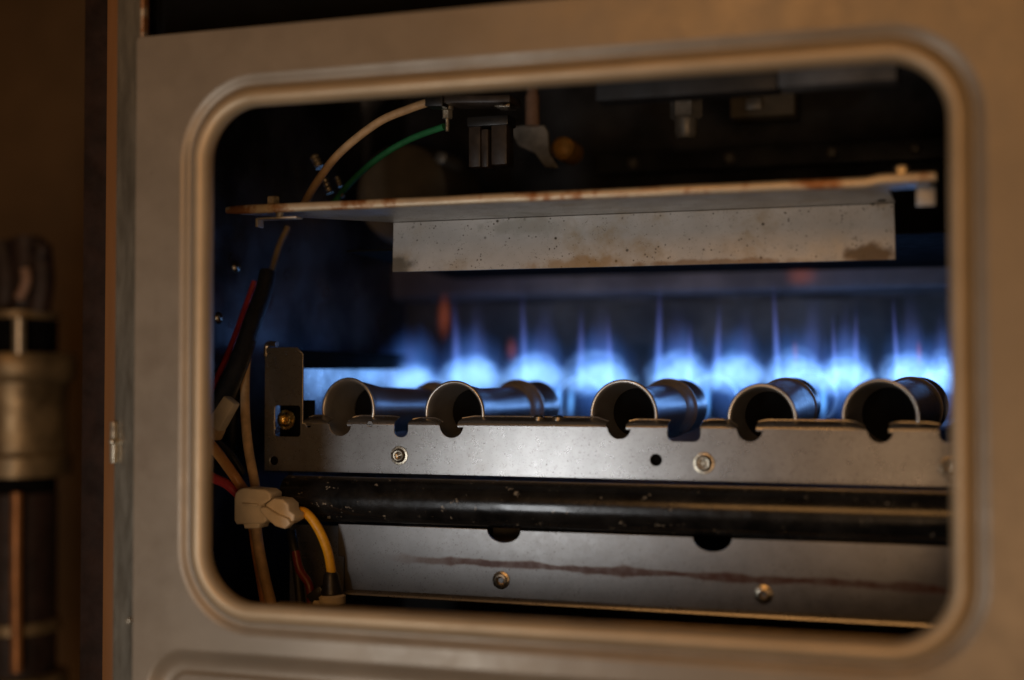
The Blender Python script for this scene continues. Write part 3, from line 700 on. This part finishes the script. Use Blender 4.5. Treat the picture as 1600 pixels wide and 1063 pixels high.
# ------------------------------------------------------------------ wiring at the left
def wire(name, pts, r, m, label, cat='wire', r1=None, group=None):
    mb = MB(); mb.tube([P(*p) for p in pts], r*0.92, 14, 10, r1); return tag(mb.build(name, M[m]), label, cat, group)
wire('wire', [(470, 330, 0.13), (492, 290, 0.128), (530, 240, 0.122), (590, 192, 0.115), (640, 170, 0.112), (676, 158, 0.110)], 0.0026, 'tan',
     'tan wire arching up from the heat shield to the black connector')
wire('wire', [(520, 320, 0.16), (548, 285, 0.155), (590, 248, 0.145), (640, 218, 0.138), (694, 198, 0.13)], 0.0021, 'green',
     'green wire curving below the tan wire above the shield')
wire('wire', [(450, 355, 0.17), (436, 385, 0.165), (424, 425, 0.155), (412, 462, 0.14), (398, 505, 0.125), (390, 540, 0.118)], 0.0019, 'dull',
     'thin brownish wire running down beside the black sleeve')
wire('wire_sleeve', [(418, 425, 0.135), (412, 455, 0.13), (396, 500, 0.12), (376, 560, 0.11), (352, 615, 0.10), (325, 670, 0.09)], 0.0052, 'sleeve',
     'thick black wire sleeve slanting down behind the window left edge', 'wire', 0.0066)
wire('wire', [(398, 440, 0.14), (384, 480, 0.135), (360, 545, 0.12), (338, 595, 0.105), (322, 640, 0.095)], 0.0021, 'red',
     'red wire slanting along the left of the black sleeve')
wire('wire', [(392, 535, 0.12), (384, 570, 0.113), (383, 640, 0.108), (388, 700, 0.104), (398, 755, 0.1), (402, 790, 0.098)], 0.0030, 'tan',
     'thick tan wire hanging straight down left of the rail upright')
wire('wire', [(400, 800, 0.1), (402, 840, 0.098), (413, 900, 0.094), (428, 960, 0.088)], 0.0034, 'tan',
     'thick tan wire leaving the underside of the white connector')
wire('wire', [(392, 812, 0.105), (398, 860, 0.1), (408, 920, 0.096), (416, 965, 0.09)], 0.0022, 'orange',
     'thin brown wire behind the tan wire under the white connector')
wire('wire', [(374, 560, 0.14), (366, 640, 0.135), (362, 700, 0.13), (366, 760, 0.125)], 0.0032, 'sleeve',
     'black wire hanging behind the thick tan wire')
wire('wire', [(318, 682, 0.07), (340, 708, 0.082), (362, 738, 0.092), (388, 776, 0.098)], 0.0032, 'orange',
     'orange wire entering the white connector from the upper left')
wire('wire', [(310, 735, 0.075), (335, 748, 0.085), (356, 758, 0.093), (384, 784, 0.1)], 0.0030, 'red',
     'red wire entering the white connector from the left')
wire('wire', [(318, 670, 0.075), (340, 690, 0.09), (362, 712, 0.1), (380, 740, 0.106)], 0.0021, 'sleeve',
     'thin black wire above the orange wire near the window edge')
wire('wire', [(448, 806, 0.094), (474, 800, 0.092), (496, 824, 0.092), (512, 862, 0.094), (519, 902, 0.096)], 0.0029, 'yellow',
     'bright yellow wire bending down from the white connector')
wire('wire', [(462, 862, 0.1), (468, 890, 0.098), (484, 918, 0.096), (486, 965, 0.094)], 0.0026, 'darkred',
     'dark red wire left of the black wrapped plug at the bottom')
wire('wire', [(455, 830, 0.105), (462, 870, 0.101), (466, 905, 0.1), (472, 965, 0.098)], 0.0030, 'sleeve',
     'black wire beside the dark red wire at the bottom')

# white nylon connector: block, latch and angled clip, deformed soft box shapes
def softbox(mb, c_, dx, dy, dz, ax, ay, az, taper=1.0):
    ax, ay, az = Vector(ax).normalized(), Vector(ay).normalized(), Vector(az).normalized()
    vs_ = []
    for sz in (-1, 1):
        for sy in (-1, 1):
            for sx in (-1, 1):
                k = taper if sx > 0 else 1.0
                vs_.append(Vector(c_) + ax*dx*sx + ay*dy*sy*k + az*dz*sz*k)
    mb.add(vs_, [(0,2,3,1),(4,5,7,6),(0,1,5,4),(2,6,7,3),(0,4,6,2),(1,3,7,5)])
Yn = 0.086
wc = thing('wire_connector', P(420, 825, Yn), 'white nylon connector block joining the tan, orange and yellow wires', 'connector')
sc = (Yn + D)/0.889/FPX
def conn(name, u, v, hu, hv, hd, ang, taper, parent, m, Y=Yn, bev=0.0012):
    mb = MB(); g = R(ang); ax = (math.cos(g), 0, -math.sin(g)); az = (math.sin(g), 0, math.cos(g))
    softbox(mb, P(u, v, Y), hu*sc, hd, hv*sc, ax, (0,1,0), az, taper); return mb.build(name, M[m], parent, bevel=bev)
def psheet(name, pts, Y, thick, m, parent, bev):
    q = [Vector((u, v, 0)) for u, v in pts]
    ob = sheet(name, [[(P(t.x, t.y, Y).x, P(t.x, t.y, Y).z) for t in q]], Y - thick/2, thick, M[m], parent, bev)
    for pl in ob.data.polygons: pl.use_smooth = True
    return ob
psheet('block', [(375, 778), (377, 769), (383, 763), (391, 761), (424, 764), (432, 770), (432, 780), (421, 786), (426, 793), (426, 812), (420, 817), (379, 818), (375, 812)], Yn, 0.014, 'nylon', wc, 0.0013)
psheet('latch', [(424, 786), (436, 777), (450, 779), (459, 787), (460, 797), (468, 803), (467, 812), (456, 819), (440, 815), (428, 803), (422, 794)], Yn-0.003, 0.013, 'nylon', wc, 0.0012)
psheet('arm', [(409, 797), (412, 792), (419, 792), (436, 803), (453, 810), (457, 818), (449, 826), (434, 822), (420, 810)], Yn-0.0095, 0.006, 'nylon', wc, 0.0009)
psheet('ridge', [(380, 786), (404, 788), (404, 791), (380, 789)], Yn-0.0072, 0.003, 'nylon', wc, 0.0004)
psheet('wire_entry', [(388, 816), (414, 815), (412, 824), (390, 825)], Yn, 0.012, 'nylon', wc, 0.0008)
tb = thing('terminal_tab', P(350, 670, 0.075), 'pale flat terminal cover at the left edge of the opening', 'connector')
sc = (0.075 + D)/0.885/FPX
conn('cover', 350, 646, 26, 13, 0.004, -56, 0.9, tb, 'nylon', 0.075, 0.001)
conn('base', 334, 672, 10, 16, 0.004, -56, 0.9, tb, 'tan', 0.076, 0.001)
Yq = 0.096; sc = (Yq + D)/0.90/FPX
bp_ = thing('wrapped_plug', P(520, 960, Yq), 'black wrapped plug with white collar below the yellow wire', 'connector')
mb = MB(); mb.lathe([(0.0030, 0.0), (0.0042, -0.002), (0.0052, -0.008), (0.0062, -0.012), (0.0055, -0.0135)], P(517, 893, Yq), (-0.06, 0, 1), 20, True); mb.build('tape_wrap', M['blackpl'], bp_)
mb = MB(); mb.lathe([(0.0058, 0.0), (0.0074, -0.001), (0.0072, -0.005), (0.0050, -0.007), (0.0046, -0.016)], P(519, 929, Yq), (-0.06, 0, 1), 18, True); mb.build('collar', M['nylon'], bp_)
conn('wing', 497, 928, 14, 9, 0.004, -40, 0.8, bp_, 'blackpl', Yq, 0.0008)
conn('foot', 503, 950, 12, 10, 0.005, 20, 0.9, bp_, 'nylon', Yq, 0.0008)
tl = thing('small_plug', P(438, 955, 0.09), 'small pale plug at the foot of the thick tan wire', 'connector')
sc = (0.09 + D)/0.889/FPX; conn('plug_body', 440, 952, 12, 9, 0.004, 0, 0.9, tl, 'nylon', 0.09, 0.0008)

# ------------------------------------------------------------------ parts hung above the shield
cn = thing('terminal_block', P(740, 160, 0.11), 'flat black terminal block where the tan wire ends', 'connector')
Yt = 0.11; sc = (Yt + D)/0.935/FPX
conn('body', 742, 160, 68, 6, 0.010, 3, 1.0, cn, 'brownpl', Yt, 0.0008)
conn('socket', 684, 161, 15, 8, 0.006, 3, 1.0, cn, 'blackpl', Yt-0.006, 0.0006)
conn('metal_blade', 790, 168, 12, 1.6, 0.006, 3, 1.0, cn, 'screw', Yt-0.008, 0.0001)
mb = MB(); q = P(699, 170, Yt)
mb.lathe([(0.0034, 0.001), (0.0034, -0.0005), (0.0026, -0.0008)], q, (0,0,1), 20, True); mb.lathe([(0.0029, -0.0012), (0.0029, -0.0055)], q, (0,0,1), 6, True); mb.build('nut', M['bolt'], cn)
mb = MB(); prof = []
for k in range(22): prof.append((0.0008 + (0.0004 if k % 2 else 0), -0.0055 - k*0.00033))
mb.lathe(prof, q, (0,0,1), 12, True); mb.build('stud', M['bolt'], cn)
md = thing('relay_socket', P(768, 262, 0.125), 'dark brown plug sockets hanging under the terminal block', 'connector')
Yt = 0.125; sc = (Yt + D)/0.94/FPX
for u, v, hu, hv in ((747, 232, 10, 32), (763, 234, 6, 30), (785, 228, 13, 32)): conn('socket', u, v, hu, hv, 0.006, 0, 1.0, md, 'brownpl', Yt, 0.0008)
conn('header', 768, 192, 34, 8, 0.007, 0, 1.0, md, 'blackpl', Yt, 0.0008)
sp_ = thing('spring_terminal', P(505, 300, 0.15), 'small shiny twisted terminals behind the foot of the tan wire', 'connector')
for (u0, v0, u1, v1, r) in ((490, 243, 500, 262, 0.0030), (506, 278, 516, 302, 0.0022), (526, 276, 532, 292, 0.0018), (534, 304, 537, 308, 0.0014)):
    mb = MB(); a = P(u0, v0, 0.15); b = P(u1, v1, 0.15); n = 7; pr_ = [(r*(0.7 + 0.3*(k % 2)), (b-a).length*k/n) for k in range(n+1)]
    mb.lathe(pr_, a, (b-a), 14, True); mb.build('terminal', M['bolt'], sp_)
# blurred things further back
Yb = 0.30
bh = thing('blower_housing', P(640, 300, Yb), 'dim olive rounded housing in the dark behind the green wire', 'housing')
mb = MB(); cc = P(640, 305, Yb); mb.lathe([(0.0, -0.02), (0.024, -0.02), (0.033, -0.014), (0.036, 0.0), (0.036, 0.05)], cc, (0,1,0), 48); mb.build('housing_shell', M['olive'], bh)
mb = MB(); mb.lathe([(0.0, -0.003), (0.004, -0.002), (0.0045, 0.0), (0.0045, 0.03)], P(690, 247, 0.26), (0,1,0), 20); tag(mb.build('hub_button', M['grey']), 'small round grey button in the dark left of the plug sockets', 'button')
mb = MB(); mb.lathe([(0.0, -0.004), (0.005, -0.0035), (0.0072, -0.0015), (0.0076, 0.001), (0.0076, 0.02)], P(880, 232, 0.24), (0,1,0), 24); tag(mb.build('amber_knob', M['amber']), 'round amber knob glowing dimly above the shield', 'knob')
br = thing('motor_bracket', P(832, 265, 0.23), 'blurred grey bracket with upright brown pin left of the amber knob', 'bracket')
lpz = [(795, 200), (815, 196), (850, 196), (856, 206), (858, 240), (872, 262), (852, 262), (836, 240), (810, 228)]
sheet('plate', [[(P(u, v, 0.22).x, P(u, v, 0.22).z) for u, v in lpz]], 0.22, 0.004, M['grey'], br, 0.0005)
mb = MB(); a = P(832, 197, 0.215); mb.lathe([(0.0045, 0.0), (0.0045, 0.018), (0.0036, 0.02), (0.0036, 0.04)], a, (0,0,1), 18, True); mb.build('pin', M['pink'], br)
vf = thing('valve_fitting', P(1072, 212, 0.24), 'blurred metal fitting hanging from the dark ceiling near the middle', 'fitting')
a = P(1072, 150, 0.24); mb = MB(); mb.lathe([(0.010, 0.02), (0.010, -0.013), (0.0085, -0.0145)], a, (0,0,1), 6, True); mb.build('nut', M['grey'], vf)
mb = MB(); mb.lathe([(0.007, -0.0145), (0.007, -0.024), (0.0055, -0.0265)], a, (0,0,1), 20, True); mb.build('spigot', M['grey'], vf)
dbx = thing('control_box', P(1195, 185, 0.30), 'dim brown box in the dark right of the hanging fitting', 'box')
a, b = P(1140, 185, 0.30), P(1242, 120, 0.30); mb = MB(); mb.box((a.x, 0.30, a.z), (b.x, 0.33, b.z)); mb.build('box_body', M['olive'], dbx, bevel=0.002)
a, b = P(1165, 172, 0.297), P(1190, 150, 0.297); mb = MB(); mb.box((a.x, 0.296, a.z), (b.x, 0.2995, b.z)); mb.build('label_plate', M['grey'], dbx, bevel=0.001)
tc_ = thing('top_channel', P(1200, 120, 0.06), 'dim channel bar with silver right end along the top inside of the opening', 'channel')
b = P(1402, 108, 0.06); xm = P(1215, 120, 0.06).x; zl = P(1400, 127, 0.06).z
mb = MB(); mb.box((P(930, 150, 0.06).x, 0.06, zl), (xm, 0.075, 0.20)); mb.build('channel', M['dark'], tc_, bevel=0.001)
mb = MB(); mb.box((xm+0.0002, 0.059, zl+0.0006), (b.x, 0.076, 0.20)); mb.build('end_piece', M['upper'], tc_, bevel=0.001)

mb = MB(); mb.tube([P(560, 300, 0.33), P(560, 180, 0.33), P(600, 120, 0.33)], 0.012, 16); tag(mb.build('flue_hose', M['upper']), 'dark hose rising in the shadow behind the tan wire', 'hose')
rb = thing('rear_beam', P(1250, 260, 0.34), 'dark horizontal beam with bolt heads in the upper cavity at right', 'beam')
a, b = P(930, 262, 0.34), P(1500, 222, 0.34)
mb = MB(); mb.box((a.x, 0.34, P(1250, 258, 0.34).z), (b.x, 0.352, P(1250, 226, 0.34).z)); mb.build('beam', M['upper'], rb, bevel=0.001)
for u in (990, 1140, 1300, 1430):
    q = P(u, 242, 0.339); mb = MB(); mb.lathe([(0.0, -0.003), (0.003, -0.0028), (0.0046, -0.0012), (0.005, 0.001)], (q.x, 0.339, P(1250, 242, 0.34).z), (0,1,0), 6); mb.build('bolt_head', M['grey'], rb)
